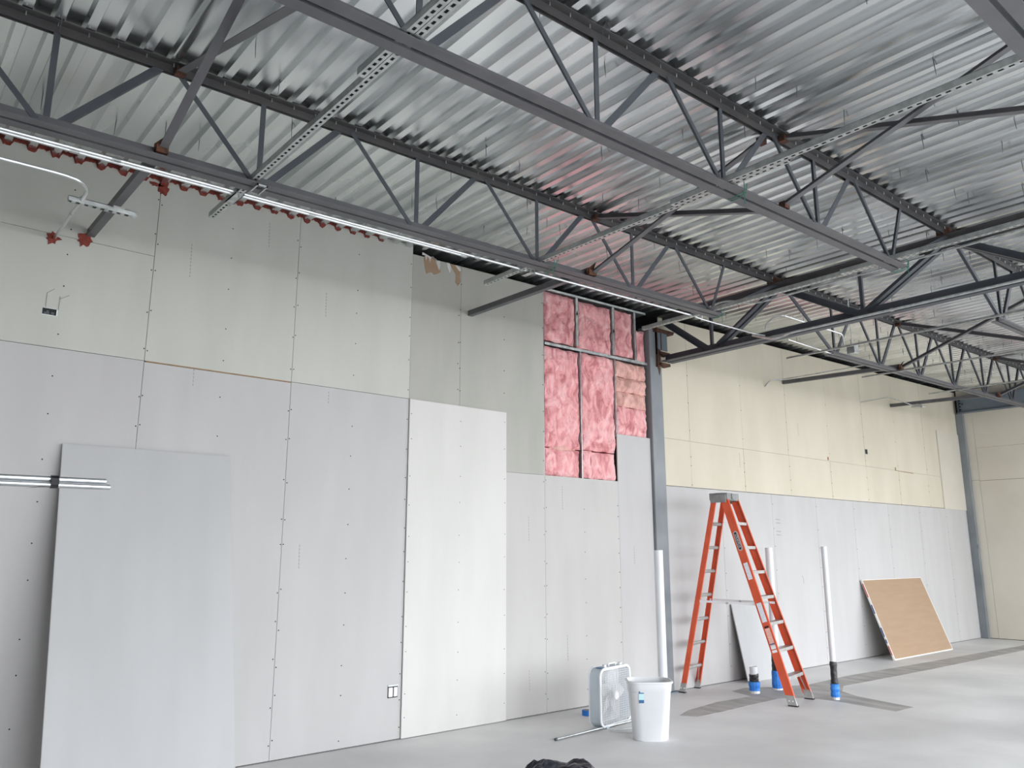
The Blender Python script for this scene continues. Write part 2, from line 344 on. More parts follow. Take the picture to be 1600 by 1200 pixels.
# insulation bay: studs, tracks, batts
def stud(x, z0, z1, w=.034, y=6.449, parent=wall, hole=None):
    m = MB(); m.box(x-w/2, x+w/2, y, y+.0015, z0, z1); m.box(x-w/2, x-w/2+.0015, y, y+.15, z0, z1)
    m.box(x-w/2, x+w/2, y+.149, y+.15, z0, z1); m.box(x+w/2-.004, x+w/2, y, y+.008, z0, z1)
    o = m.build('metal_stud', M['galv'], parent)
    if hole:
        k = MB(); k.disc((x, y-.001, hole), .014, X, Z, 8, .003); k.box(x-.006, x+.006, y-.0025, y, hole-.02, hole+.03); k.build('knockout', M['black'], o)
stud(6.432, 4.02, 4.62, .04, hole=4.42); stud(7.066, 4.02, 4.63, .04, hole=4.32); stud(7.468, 3.98, 4.64, .034)
stud(6.478, 2.45, 3.98, .014); stud(7.075, 3.0, 3.98, .012); stud(5.885, 2.45, 4.62, .012)
m = MB(); m.add([(5.9,6.445,3.955),(7.68,6.445,3.975),(7.68,6.45,3.975),(5.9,6.45,3.955),(5.9,6.445,3.985),(7.68,6.445,4.01),(7.68,6.45,4.01),(5.9,6.45,3.985)], [(3,2,1,0),(4,5,6,7),(0,1,5,4),(1,2,6,5),(2,3,7,6),(3,0,4,7)])
m.box(5.9, 7.68, 6.45, 6.60, 3.975, 3.982); m.build('stud_track', M['galv'], wall)
m = MB(); m.add([(5.87,6.447,4.61),(7.68,6.447,4.648),(7.68,6.60,4.648),(5.87,6.60,4.61),(5.87,6.447,4.635),(7.68,6.447,4.673),(7.68,6.60,4.673),(5.87,6.60,4.635)], [(3,2,1,0),(4,5,6,7),(0,1,5,4),(1,2,6,5),(2,3,7,6),(3,0,4,7)])
m.build('stud_track', M['galv'], wall)
def batt(x0, x1, z0, z1, seed, mt='pink', bulge=.028, tilt=0):
    m = MB(); nx = max(8, int((x1-x0)/.022)); nz = max(8, int((z1-z0)/.022)); vs = []
    for j in range(nz+1):
        for i in range(nx+1):
            u, w = i/nx, j/nz; x = x0+(x1-x0)*u; z = z0+(z1-z0)*w
            e = min(u, 1-u)*(x1-x0); f = min(w, 1-w)*(z1-z0)
            b = bulge*min(1, e/.05)**.5*min(1, f/.05)**.5
            p = V(x*7+seed*13, seed*7, z*6); q = V(x*24, seed, z*15)
            d = b+.024*noise.noise(p)+.016*noise.noise(q)-.020*abs(noise.noise(V(x*5+seed, 4, z*13)))
            r = .010*noise.noise(V(x*9, z*14, seed))*(1 if 0 < i < nx else .5)
            vs.append((x+r, 6.478-d, z+.010*noise.noise(V(z*9, x*11, seed+5))))
    fs = [(j*(nx+1)+i, j*(nx+1)+i+1, (j+1)*(nx+1)+i+1, (j+1)*(nx+1)+i) for j in range(nz) for i in range(nx)]
    N = len(vs); edge = [i for i in range(nx+1)]+[j*(nx+1)+nx for j in range(1, nz+1)]+[nz*(nx+1)+i for i in range(nx-1, -1, -1)]+[j*(nx+1) for j in range(nz-1, 0, -1)]
    back = [(vs[i][0], 6.60, vs[i][2]) for i in edge]
    fs += [(edge[k], edge[(k+1) % len(edge)], N+(k+1) % len(edge), N+k) for k in range(len(edge))]
    m.add(vs+back, fs); m.build('insulation_batt', M[mt], wall, smooth=True)
batt(5.91, 6.405, 4.02, 4.605, 1); batt(6.46, 7.035, 4.01, 4.60, 2); batt(7.095, 7.435, 4.03, 4.61, 3); batt(7.49, 7.67, 4.01, 4.42, 4, bulge=.02)
batt(5.895, 6.465, 2.79, 3.95, 5); batt(5.895, 6.45, 2.465, 2.775, 6); batt(6.485, 7.07, 2.80, 3.96, 7); batt(6.49, 6.65, 2.47, 2.79, 8, bulge=.02); batt(6.65, 7.05, 2.47, 2.785, 14)
batt(7.085, 7.66, 3.76, 3.955, 9, 'pink_d'); batt(7.085, 7.66, 3.58, 3.755, 10, 'pink_d'); batt(7.085, 7.655, 3.39, 3.575, 11, 'pink_d'); batt(7.09, 7.66, 3.035, 3.385, 12)
batt(6.0, 6.40, 2.755, 2.83, 15, 'pink_d', .02)
# ---- end wall
m = MB(); m.box(XE+.016, XE+.2, 1.28, 7.4, 0, 5.2); m.box(XE+.016, XE+.2, FRONT-.2, 1.28, 4.2, 5.2); m.box(XE+.016, XE+.2, FRONT-.2, -3.22, 0, 4.2); endw = tag(m.build('wall_far', M['dark']), kind='structure')
def esheet(y0, y1, z0, z1, mt='gyp_end', dx=0):
    m = MB(); m.box(XE+dx, XE+.0135, y0+.002, y1-.002, z0, z1); m.build('drywall_sheet', M[mt], endw)
esheet(6.16, 6.42, .01, 3.045); esheet(6.16, 6.42, 3.05, 4.9, dx=.001)
yb = [6.16, 4.94, 3.72, 2.5, 1.28]
m = MB()
for k in range(4): yy = -3.19+4.44*k/3; m.box(XE+.08, XE+.13, yy-.025, yy+.025, 0, 4.2)
m.box(XE+.08, XE+.13, -3.22, 1.28, 0, .06); m.box(XE+.08, XE+.13, -3.22, 1.28, 4.14, 4.2); tag(m.build('window_5', M['alu']), kind='structure')
for i, (a, b) in enumerate(zip(yb, yb[1:])):
    esheet(b, a, .01, 3.03); esheet(b, a, 3.036, 3.69, dx=.002); esheet(b, a, 3.693, 4.9, dx=.001)
m = MB(); m.box(XN-.2, XN, FRONT-.2, 7.4, 0, 5.2); tag(m.build('wall_near', M['gyp_grey']), kind='structure')
# ---- front wall with open bays
m = MB(); m.box(XN-.2, XE+.2, FRONT-.2, FRONT, 4.48, 5.2)
ed = [XN-.2]+[v for b in BAYS for v in b]+[XE+.2]
for a, b in zip(ed[::2], ed[1::2]): m.box(a, b, FRONT-.2, FRONT, 0, 4.48)
tag(m.build('wall_front', M['gyp_grey']), kind='structure')
for i, (a, b) in enumerate(BAYS):
    m = MB(); y0, y1 = FRONT-.12, FRONT-.07
    for k in range(4):
        xx = a+(b-a)*k/3; xx = min(max(xx, a+.03), b-.03); m.box(xx-.025, xx+.025, y0, y1, 0, 4.48)
    m.box(a, b, y0, y1, 0, .06); m.box(a, b, y0, y1, 4.42, 4.48); m.box(a, b, y0, y1, 2.35, 2.4)
    tag(m.build('window_%d' % (i+1), M['alu']), kind='structure')

# ================================================================ STEEL
def zb(x): return 3.915+SL*x            # underside of the joist bottom chords
def zb2(x): return zb(x)-.092   # the bay beyond the girder hangs a little deeper
def joist(label, yc, bay, group):
    if bay == 1:
        bn = [.585+1.215*k for k in range(-1, 6)]; x0, x1 = XN+.05, XG; bx0, bx1 = bn[0]-.2, 6.83
    else:
        bn = [9.18+1.205*k for k in range(0, 6)]+[16.35]; x0, x1 = XG, XE-.12; bx0, bx1 = bn[0]-.12, bn[-1]+.15
    zb = globals()['zb'] if bay == 1 else zb2
    th = thing('steel_joist', label, 'joist', (x0, yc, zb(x0)), 0, group)
    inv = Matrix.Translation(-th.location)
    def B(mb, name, mt, smooth=False):
        mb.v = [tuple(inv @ Vector(v)) for v in mb.v]; return mb.build(name, mt, th, smooth)
    T = lambda x: dz(x)-.004
    g, leg, t = .012, .056, .006; bl = .068 if bay == 1 else .052
    m = MB()
    for s in (-1, 1): m.angle((x0, yc+s*g, T(x0)), (x1, yc+s*g, T(x1)), leg, t, Y*s, -Z)
    ch = B(m, 'top_chord', M['steel_br'] )
    m = MB()
    for s in (-1, 1): m.angle((bx0, yc+s*g, zb(bx0)), (bx1, yc+s*g, zb(bx1)), bl, t, Y*s, Z)
    B(m, 'bottom_chord', M['purple'])
    # deck screws through the chord
    m = MB(); k = math.ceil((x0-DX0)/PT)
    while DX0+k*PT < x1:
        xx = DX0+k*PT+LOW/2; m.tube([(xx, yc-g-leg*.55, T(xx)-.004), (xx, yc-g-leg*.55, T(xx)-.03)], .0035, 5); k += 1
    tag(B(m, 'deck_screws', M['galv']), kind='stuff')
    def web(p, q, w=.034, double=False, off=0):
        m = MB(); p = Vector(p); q = Vector(q); d = (q-p).normalized(); u = d.cross(Y).normalized()
        if double:
            for s in (-1, 1): m.angle(p+Y*s*.014-u*w/2, q+Y*s*.014-u*w/2, w, .005, u, Y*s)
        else: m.angle(p-u*w/2-Y*w/2+Y*off, q-u*w/2-Y*w/2+Y*off, w, .006, u, Y)
        B(m, 'web_member', M['steel'])
    for i, b in enumerate(bn):
        web((b, yc, zb(b)+.03), (b+(0 if i < len(bn)-1 or bay == 2 else .28), yc, T(b)-.03))
        for s in (-1, 1):
            tpx = b+s*.605
            if bay == 1 and b+s*.605 > 7.2: web((b+.06, yc, zb(b)+.03), (XG-.02, yc, T(XG)-.06), .036)
            elif bay == 2 and i == 0 and s < 0: web((b-.05, yc, zb(b)+.03), (XG+.12, yc, T(XG)-.06), .044)
            elif tpx < x1-.2 and tpx > x0: web((b+s*.05, yc, zb(b)+.035), (tpx-s*.04, yc, T(tpx)-.035), .044 if s > 0 else .032, off=s*.008)
    # bearing seat
    xs = XG-.06 if bay == 1 else XG+.06
    m = MB(); m.box(xs-.05, xs+.05, yc-.06, yc+.06, 4.664, T(xs)-.005); B(m, 'bearing_seat', M['rust'])
    return th
JY = [4.72, 2.845, .97, -.905]
joist('dark steel bar joist nearest the long wall, left of the girder, conduits beside it', JY[0], 1, 'bar joists left of the girder')
joist('dark steel bar joist crossing the middle of the photo from top left to the girder', JY[1], 1, 'bar joists left of the girder')
joist('dark steel bar joist at the top right corner of the photo', JY[2], 1, 'bar joists left of the girder')
joist('bar joist beyond the girder nearest the cream wall', JY[0], 2, 'bar joists beyond the girder')
joist('bar joist beyond the girder at the right edge, second from the cream wall', JY[1], 2, 'bar joists beyond the girder')

# girder
g = thing('joist_girder', 'heavy dark steel girder truss running from the column to the right edge', 'girder', (XG, 6.4, 4.05))
inv = Matrix.Translation(-g.location)
def GB(mb, name, mt): mb.v = [tuple(inv @ Vector(v)) for v in mb.v]; return mb.build(name, mt, g)
gy0, gy1 = 6.40, FRONT+.02; GT, GBz = 4.66, 4.045
m = MB()
for s in (-1, 1): m.angle((XG+s*.014, gy0, GT), (XG+s*.014, gy1, GT), .10, .009, X*s, -Z)
GB(m, 'top_chord', M['steel_br'])
m = MB()
for s in (-1, 1): m.angle((XG+s*.014, gy0-.03, GBz), (XG+s*.014, gy1, GBz), .095, .009, X*s, Z)
GB(m, 'bottom_chord', M['steel'])
def gweb(ya, za, yb_, zb_, w, dbl=True):
    m = MB(); p, q = V(XG, ya, za), V(XG, yb_, zb_); d = (q-p).normalized(); u = d.cross(X).normalized()
    for s in ((-1, 1) if dbl else (1,)): m.angle(p+X*s*.018-u*w/2, q+X*s*.018-u*w/2, w, .008, u, X*s)
    GB(m, 'web_member', M['steel'])
gweb(6.38, 4.60, 5.72, 4.10, .07); gweb(5.68, 4.12, 5.68, 4.60, .035, False)
tn = JY+[-2.78, -4.655]; bnod = [5.62, 3.76, 1.9, .03, -1.84, -3.7, -5.5]
for i, t_ in enumerate(tn):
    gweb(bnod[i]-.06, 4.12, t_+.06, 4.60, .06); 
    gweb(t_-.06, 4.60, bnod[i+1]+.07, 4.12, .075)
    gweb(bnod[i+1], 4.12, bnod[i+1], 4.60, .035, False)
m = MB(); m.box(XG-.09, XG+.09, 4.25, 4.40, 4.43, 4.455)
# bridging
def bridge(p, q, label, mt='purple', leg=.05, grp=None, clip=True):
    o = thing('bridging_angle', label, 'steel angle', p, 0, GR); P = Vector(p); Q = Vector(q)-P
    d = Q.normalized(); u = d.cross(Z).normalized(); v = u.cross(d)
    m = MB(); m.angle(V(0,0,0)-u*leg/2, Q-u*leg/2, leg, .005, u, v); m.build('angle_bar', M[mt], o)
    if clip:
        for e in (V(0,0,0), Q):
            c = MB(); c.box(e.x-.03, e.x+.03, e.y-.025, e.y+.025, e.z-.02, e.z+.03); c.build('rusty_clip', M['rust'], o)
    return o
GR = 'angle braces between the joists'
def hbrace(x, label, zw=None, zj=None):
    zw = zb(x)+.06 if zw is None else zw; zj = zw-.02 if zj is None else zj; dzz = zj-zw
    o = thing('bridging_angle', label, 'steel angle', (x, WY-.002, zw), 0, 'angles running from the joists into the wall'); L = WY-.002-JY[0]+.06
    m = MB(); m.angle((-.025, 0, 0), (-.025, -L, dzz), .055, .006, X, Z); m.build('angle_bar', M['purple'], o)
    c = MB(); c.box(-.04, .02, -L-.02, -L+.03, dzz-.02, dzz+.03); c.add([(-.05,-L,dzz+.03),(.03,-L,dzz+.03),(.02,-L-.05,dzz+.10),(-.05,-L,dzz)], [(0,1,2),(0,2,3)]); c.build('rusty_clip', M['rust'], o)
hbrace(1.19, 'purple grey steel angle from red caulked wall hole to nearest joist, at far left')
hbrace(4.83, 'dark steel angle reaching the wall between torn board and pink insulation')
hbrace(10.87, 'long dark steel angle ending on cream wall, left of two beyond the girder', 4.165, zb2(10.87)+.05)
hbrace(14.45, 'dark steel angle ending on cream wall near the right end, junction box on it', 4.225, zb2(14.45)+.05)
def xpair(x, ya, yb_, la, lb):
    zl = (zb(x) if x < 8 else zb2(x))+.045
    bridge((x, ya-.05, zl), (x, yb_+.07, dz(x)-.06), la); bridge((x+.06, ya-.05, dz(x)-.06), (x+.06, yb_+.07, zl), lb)
xpair(1.19, JY[0], JY[1], 'crossed steel brace at top left rising from lower chord above the red hole', 'crossed steel brace at top left running from upper chord to middle joist')
xpair(4.86, JY[0], JY[1], 'crossed brace in picture centre rising from the wall side joist bottom', 'crossed brace in picture centre lying almost level under the deck')
xpair(4.9, JY[1], JY[2], 'crossed brace at upper right climbing steeply to the corner joist', 'crossed brace at upper right, nearly level from middle joist to right edge')
xpair(10.9, JY[0], JY[1], 'crossed brace beyond the girder rising from left lower chord', 'crossed brace beyond the girder falling to the right edge')
xpair(14.5, JY[0], JY[1], 'farthest crossed brace, rising from lower chord near end wall', 'farthest crossed brace, falling to the right near end wall')

# slotted channels
def channel(x, y0, y1, label, w=.041, slots=True, cat='channel', grp=None):
    z = zb(x)+.012 if x < 8 else zb2(x)-.022
    o = thing('slotted_channel', label, cat, (x, y0, z), 0, grp); L = y1-y0; s = -1 if L < 0 else 1; L = abs(L)
    m = MB(); h = .041 if slots else .021; t = .0025
    m.box(-w/2, -w/2+t, 0, s*L, t, h); m.box(w/2-t, w/2, 0, s*L, t, h)
    m.box(-w/2, -w/2+.010, 0, s*L, h-t, h); m.box(w/2-.010, w/2, 0, s*L, h-t, h)
    if slots:
        sw = .008
        m.box(-w/2, -sw, 0, s*L, 0, t); m.box(sw, w/2, 0, s*L, 0, t); y = 0
        while y < L: m.box(-sw, sw, s*y, s*min(L, y+.023), 0, t); y += .050
    else: m.box(-w/2, w/2, 0, s*L, 0, t)
    m.build('channel_body', M['galv'], o)
    c = MB(); c.box(-w/2+.004, w/2-.004, s*.003, s*(L-.003), .006, h-.004); c.build('slot_shade_filler', M['slot_shade'], o)  # added dark filler, puts the shade behind the slots into the colour
    return o
channel(1.752, 5.42, -2.0, 'slotted galvanised channel at left, from above the wall to the top edge')
channel(1.707, 3.21, -2.0, 'second slotted channel laid beside the left one at top centre')
channel(4.235, 5.42, 2.36, 'slotted galvanised channel in the middle, its end hanging near the torn board')
channel(4.19, 3.24, -2.0, 'slotted channel lapping the middle one and running to the right edge')
channel(6.62, 5.60, 2.6, 'slotted galvanised channel starting above the steel column')
channel(6.575, 3.25, -2.0, 'slotted channel lapping the one from the column, under the girder line')
channel(8.78, 5.13, -1, 'thin slotted channel just beyond the girder, left one over cream wall', .022, slots=False)
channel(10.75, 5.15, -1, 'thin slotted channel beyond the girder, middle one over cream wall', .022, slots=False)
channel(12.95, 5.16, -1, 'thin slotted channel farthest beyond the girder, before the end beam', .022, slots=False)

# conduits
def pipe(name, pts, r, mt, label, cat, parts=(), n=8, grp=None, bend=.12):
    p0 = Vector(pts[0]); o = thing(name, label, cat, p0, 0, grp)
    m = MB(); m.tube([p-p0 for p in arc(pts, bend)], r, n); m.build('tube', M[mt], o, smooth=True)
    for q, d, rr, l in parts:
        q = Vector(q)-p0; d = Vector(d).normalized(); c = MB(); c.tube([q-d*l/2, q+d*l/2], rr, 10); c.build('coupling', M['galv'], o, smooth=True)
    return o
zc = lambda x: 3.940+SL*x
D = V(1, 0, SL)
pipe('metal_conduit', [(XN+.02, 4.915, zc(XN)), (6.68, 4.915, zc(6.68))], .0115, 'emt', 'shiny metal conduit along the wall side joist, the longer one', 'conduit',
     [((x, 4.915, zc(x)), D, .015, .05) for x in (1.0, 3.75, 4.36, 6.6)])
pipe('metal_conduit', [(XN+.02, 4.953, zc(XN)), (3.66, 4.953, zc(3.66))], .0115, 'emt', 'shiny metal conduit nearest the wall, ending above the torn board', 'conduit',
     [((x, 4.953, zc(x)), D, .015, .05) for x in (.78, 2.3, 3.64)])
o = thing('conduit_clamp', 'galvanised clamp plate holding both conduits under the left channel', 'clamp', (1.75, 4.93, zc(1.75)))
m = MB(); m.box(-.03, .03, -.05, .14, -.022, -.014); m.box(-.03, -.024, -.05, .14, -.022, .02); m.box(.024, .03, -.05, .14, -.022, .02); m.build('plate', M['galv'], o)
m = MB(); [m.tube([(0, y, -.045), (0, y, .03)], .006, 6) for y in (-.035, .125)]; m.build('bolt', M['alu'], o)
o = thing('beam_clamp', 'small galvanised clamp on the joist beside the left channel', 'clamp', (1.80, JY[0]-.02, zb(1.8)-.008))
m = MB(); m.box(-.035, -.025, -.07, .07, -.014, -.002); m.box(.025, .035, -.07, .07, -.014, -.002); m.box(-.035, .035, -.07, -.062, -.014, -.002); m.build('clamp_body', M['galv'], o)
o = thing('conduit_clamp', 'galvanised clamp holding the conduit under the middle channel', 'clamp', (4.33, 4.93, zc(4.33)))
m = MB(); m.box(-.03, .03, -.05, .07, -.022, -.014); m.box(-.03, -.024, -.05, .07, -.022, .02); m.box(.024, .03, -.05, .07, -.022, .02); m.build('plate', M['galv'], o)
# bent conduit at far left and the strut it shares with the brace
cx = .955; z_ = 3.925
pipe('bent_conduit', [(cx, WY-.002, z_), (cx, 5.25, z_), (XN+.02, 5.25, 3.90)], .0115, 'emt', 'thin conduit bending from red wall caulk toward the left edge', 'conduit',
     [((cx, 5.86, z_), Y, .014, .03)], bend=.22)
o = thing('slotted_channel', 'short slotted strut clamping thin conduit to purple angle at left', 'channel', (.88, 5.60, zb(1)+.0))
m = MB(); m.box(0, .42, -.02, .02, -.004, 0); m.box(0, .42, -.02, -.0165, -.034, 0); m.box(0, .42, .0165, .02, -.034, 0)
for k in range(8): m.box(.02+k*.05, .045+k*.05, -.0185, .0185, -.036, -.033)
m.build('channel_body', M['galv'], o)
m = MB(); m.box(.07, .10, -.024, .024, -.03, .02); m.box(.27, .34, -.024, .024, -.006, .006); m.build('pipe_clip', M['alu'], o)
# two tubes entering the frame at the left
o = thing('tube_pair', 'two bright steel tubes entering low at left edge, wrapped with black tape', 'tube', (XN+.02, 4.0, 1.94))
for k, (dy, dzz, e) in enumerate(((0, .013, .0), (-.012, -.013, .016))):
    m = MB(); m.tube([(0, dy, dzz-.012), (2.50+e, dy, dzz)], .0125, 12); m.build('tube', M['emt'], o, smooth=True)
m = MB(); m.tube([(2.275, -.006, .0), (2.305, -.006, .0)], .029, 12); m.add([(2.275,-.03,-.02),(2.30,-.03,-.02),(2.18,-.03,-.034),(2.23,-.03,-.024)], [(0,1,3,2)]); m.build('black_tape', M['ink'], o)
# conduits near the girder
pipe('metal_conduit', [(XG-.13, 5.0, 4.10), (XG-.13, 4.72, 3.99), (XG-.13, 4.5, 4.03), (XG-.115, 4.3, 4.03), (XG-.115, FRONT+.1, 4.03)], .014, 'galv', 'grey conduit fixed along the girder bottom chord to the right edge', 'conduit', [((XG-.115, 3.4, 4.03), Y, .018, .03)])
loop = [(XG-.14, 4.82, 4.13), (XG-.14, 4.80, 4.20), (XG-.13, 4.70, 4.26), (XG-.12, 4.60, 4.25), (9.1, 4.55, 4.24), (9.25, 4.62, 4.15)]
pipe('flexible_conduit', loop, .009, 'emt', 'looped flexible conduit at the girder bottom chord end', 'conduit', bend=.06)
pipe('flexible_conduit', [(6.68, 4.93, zc(6.68)), (6.9, 4.95, zc(6.9)), (XG-.2, 4.95, 4.10), (XG-.14, 4.83, 4.06)], .0075, 'emt', 'thin light conduit bridging from long conduit end to the girder', 'conduit')
pipe('flexible_conduit', [(XG+.12, 4.7, 4.03), (9.12, 4.7, 4.02)], .0075, 'emt', 'thin light conduit just beyond the girder over cream wall', 'conduit')
pipe('flexible_conduit', [(6.95, 5.05, 4.12), (6.92, 5.0, 4.22), (6.92, 4.7, 4.26), (7.05, 4.45, 4.18), (7.1, 3.9, 4.20), (7.1, 1.5, 4.22)], .010, 'galv', 'curving grey conduit above the joist end, left of the girder', 'conduit')
pipe('wall_conduit', [(10.36, WY-.002, 4.06), (10.36, 6.36, 4.14), (10.5, 6.2, 4.15), (10.53, 4.7, 4.15)], .009, 'galv', 'thin conduit leaving cream wall above the left steel angle', 'conduit', bend=.05)
pipe('wall_conduit', [(13.32, WY-.002, 4.18), (13.42, 6.0, 4.215), (14.3, 6.1, 4.235), (14.42, 6.05, 4.20)], .008, 'galv', 'thin conduit from cream wall to the junction box near right end', 'conduit', bend=.05)
o = thing('junction_box', 'small square metal junction box on the far right steel angle', 'electrical box', (14.5, 6.0, 4.19))
m = MB(); m.box(-.09, .06, -.06, .06, -.03, .025); m.build('box_body', M['galv'], o, bevel=.004); m = MB(); m.box(-.085, .055, -.055, .055, -.034, -.030); m.build('cover', M['alu'], o)
m = MB(); m.tube([(.06, -.02, 0), (.17, -.06, 0)], .018, 8); m.build('connector', M['alu'], o)
o = thing('junction_box', 'square galvanised junction box above the joist beyond the girder', 'electrical box', (9.42, 4.60, 4.11))
m = MB(); m.box(-.05, .05, -.05, .05, -.055, .055); m.build('box_body', M['galv'], o, bevel=.004); m = MB(); m.tube([(0,0,.05),(0,0,dz(9.42)-4.11)], .006, 6); m.build('hanger_rod', M['galv'], o)
# green wires
for x, yc, l in ((4.36, JY[0], 'thin green wire tied on the wall side joist near its middle'), (4.36, JY[1], 'green wire tied round the middle joist below the right channel'),
                 (6.75, JY[0], 'green wire tied near the right end of the wall side joist'), (6.8, JY[1], 'green wire tied round the end of the middle joist')):
    o = thing('tie_wire', l, 'wire', (x, yc, zb(x)))
    m = MB(); m.tube([(0,-.075,.10),(.01,-.08,.0),(.0,-.03,-.012),(.02,.04,-.012),(.03,.078,.0),(.02,.07,.09)], .0035, 5); m.tube([(.05,-.07,.07),(.03,-.075,.0),(.05,0,-.012),(.07,.078,0),(.03,.06,.06)], .0035, 5); m.tube([(0,-.075,.02),(-.01,-.085,-.10)], .003, 5)
    m.build('wire_loop', M['green'], o)
# column
o = thing('steel_column', 'blue grey steel column standing against the wall under the girder', 'column', (7.805, 6.50, 0))
m = MB(); m.box(-.115, .115, -.095, .1, .012, 4.50); m.build('shaft', M['column'], o, bevel=.012)
m = MB(); m.box(-.15, .17, -.13, .11, 0, .012); m.build('base_plate', M['beam'], o)
m = MB(); m.box(-.04, .30, -.16, -.06, 4.43, 4.465); m.box(-.05, .33, -.15, -.08, 4.46, 4.475); m.build('girder_seat', M['rust'], o)
m = MB(); m.box(.075, .205, -.125, -.115, 4.20, 4.43); m.box(.0, .075, -.122, -.096, 4.13, 4.43); m.build('hanging_plate', M['beam'], o)
m = MB(); m.box(.075, .09, -.127, -.115, 4.2, 4.43); m.box(.0, .02, -.124, -.09, 4.13, 4.43); m.build('rust_streak', M['rust'], o)
m = MB(); m.box(.02, .20, -.17, -.06, 4.13, 4.165); m.box(.02, .20, -.17, -.06, 3.985, 4.02); m.box(.0, .05, -.13, -.06, 3.97, 4.2); m.build('chord_stabiliser', M['rust'], o)
m = MB(); m.prism([(-.03,0),(.04,0),(.015,-.11),(.0,-.08),(-.01,-.04)], (.05,-.0965,3.97), (.05,-.0955,3.97), X, Z); m.build('rust_streak', M['rust'], o)
# end beam and corner post
o = thing('steel_beam', 'deep blue grey steel beam across top of the end wall', 'beam', (XE-.1, 6.38, 4.41))
m = MB(); m.box(-.006, .006, -12.4, 0, 0, .33); m.box(-.075, .075, -12.4, 0, 0, .012); m.box(-.075, .075, -12.4, 0, .318, .33); m.build('web_and_flanges', M['beam'], o)
for r_, c_ in ((0,0),(1,0),(2,0),(3,0),(1.3,1)):
    m = MB(); m.tube([(-.006, -.06-.05*c_, .27-.065*r_), (-.03, -.06-.05*c_, .27-.065*r_)], .015, 6); m.build('bolt', M['black'], o)
m = MB(); m.box(-.06, -.006, -.045, -.035, .02, .31); m.build('end_plate', M['steel'], o)
o = thing('steel_column', 'narrow blue grey corner post at right end of the long wall', 'column', (XE-.05, 6.36, 0))
m = MB(); m.box(-.045, .045, -.055, .084, 0, 4.41); m.build('shaft', M['column'], o, bevel=.008)
m = MB(); m.box(-.047, -.02, -.06, -.04, 1.7, 1.78); m.build('bracket', M['beam'], o)

# ================================================================ ELECTRICAL BOXES IN THE WALL
o = thing('electrical_box', 'dark open box cut into upper left wallboard', 'electrical box', (.985, WY, 3.36))
m = MB(); m.box(-.05, .05, -.001, .002, -.024, .026); m.build('opening', M['black'], o)
m = MB(); m.box(-.052, .052, -.003, 0, .024, .028); m.box(-.052, -.048, -.003, 0, -.026, .028); m.box(.044, .052, -.003, 0, -.026, .028); m.box(-.052, .052, -.003, 0, -.027, -.023); m.build('rim', M['galv'], o)
m = MB(); m.box(-.035, .0, -.0025, 0, -.02, -.005); m.box(.01, .03, -.0025, 0, -.018, .0); m.box(-.02, -.005, -.003, 0, -.005, .008); m.build('wiring', M['steel'], o)
o = thing('electrical_box', 'white duplex outlet in box near floor, left of white sheet', 'electrical box', (4.015, WY, .415))
m = MB(); m.box(-.052, .052, -.002, .002, -.055, .055); m.build('opening', M['black'], o)
m = MB(); m.box(-.046, -.004, -.012, 0, -.046, .034); m.build('outlet_face', M['white'], o, bevel=.003)
m = MB(); m.box(.008, .044, -.012, 0, -.046, .034); m.build('outlet_face', M['white'], o, bevel=.003)
m = MB(); m.box(-.05, .05, -.006, 0, .042, .055); m.build('box_rim', M['galv'], o)
o = thing('electrical_box', 'small dark square box high on the cream wall', 'electrical box', (13.35, WY, 3.32))
m = MB(); m.box(-.05, .05, -.002, .002, -.04, .04); m.build('opening', M['dark'], o); m = MB(); m.box(-.055, -.042, -.004, 0, -.045, .045); m.box(.04, .055, -.004, 0, -.045, .045); m.build('rim', M['galv'], o)
m = MB(); m.box(12.03, 12.055, WY-.004, WY, 3.08, 3.13); m.build('red_tag', M['firestop'], wall)
m = MB(); m.box(14.37, 14.41, WY-.004, WY, 3.06, 3.12); m.bar((14.4, WY-.003, 3.065), (15.1, WY-.003, 3.055), .012, .002, up=Y); m.build('brown_joint', M['kraft_dark'], wall)

# ================================================================ LEANING BOARDS
def leaning(name, x0, x1, L, ybot, ytop, label, mt, edge='core', t=.0127, kinds=None, xb0=None, xb1=None):
    """board standing on the floor at ybot, its top edge touching the wall at ytop"""
    a = math.acos((ytop-ybot)/L); o = thing(name, label, 'board', ((x0+x1)/2, ybot, 0))
    up = V(0, math.cos(a), math.sin(a)); n = V(0, -math.sin(a), math.cos(a)); w = (x1-x0)/2
    def B(u0, u1, s0, s1, d0, d1, nm, mtt):
        m = MB(); P = [X*u+up*s+n*d for d in (d0, d1) for u, s in ((u0,s0),(u1,s0),(u1,s1),(u0,s1))]
        m.add(P, [(3,2,1,0),(4,5,6,7),(0,1,5,4),(1,2,6,5),(2,3,7,6),(3,0,4,7)]); return m.build(nm, mtt, o)
    B(-w, w, 0, L, 0.0, t-.001, 'gypsum_core', M[edge]); 
    ins = .004 if mt != 'kraft' else .016
    B(-w+ins, w-ins, ins, L-(.004 if mt != 'kraft' else .01), t-.0012, t, 'face_paper', M[mt])
    return o, B, w
leaning('leaning_drywall_sheet', 1.165, 2.385, 2.465, 5.86, WY-.016, 'large grey wallboard sheet leaning on the wall at lower left', 'gyp_lean', edge='gyp_lean')
leaning('leaning_drywall_sheet', 9.17, 10.35, .98, 6.235, WY-.012, 'small pale wallboard piece leaning on wall behind the ladder', 'gyp_lean', edge='gyp_lean')
o, B, w = leaning('leaning_plaster_board', 12.72, 14.86, 1.26, 6.02, WY-.012, 'tan brown board with white edges leaning on wall at right', 'kraft', edge='core', t=.03)
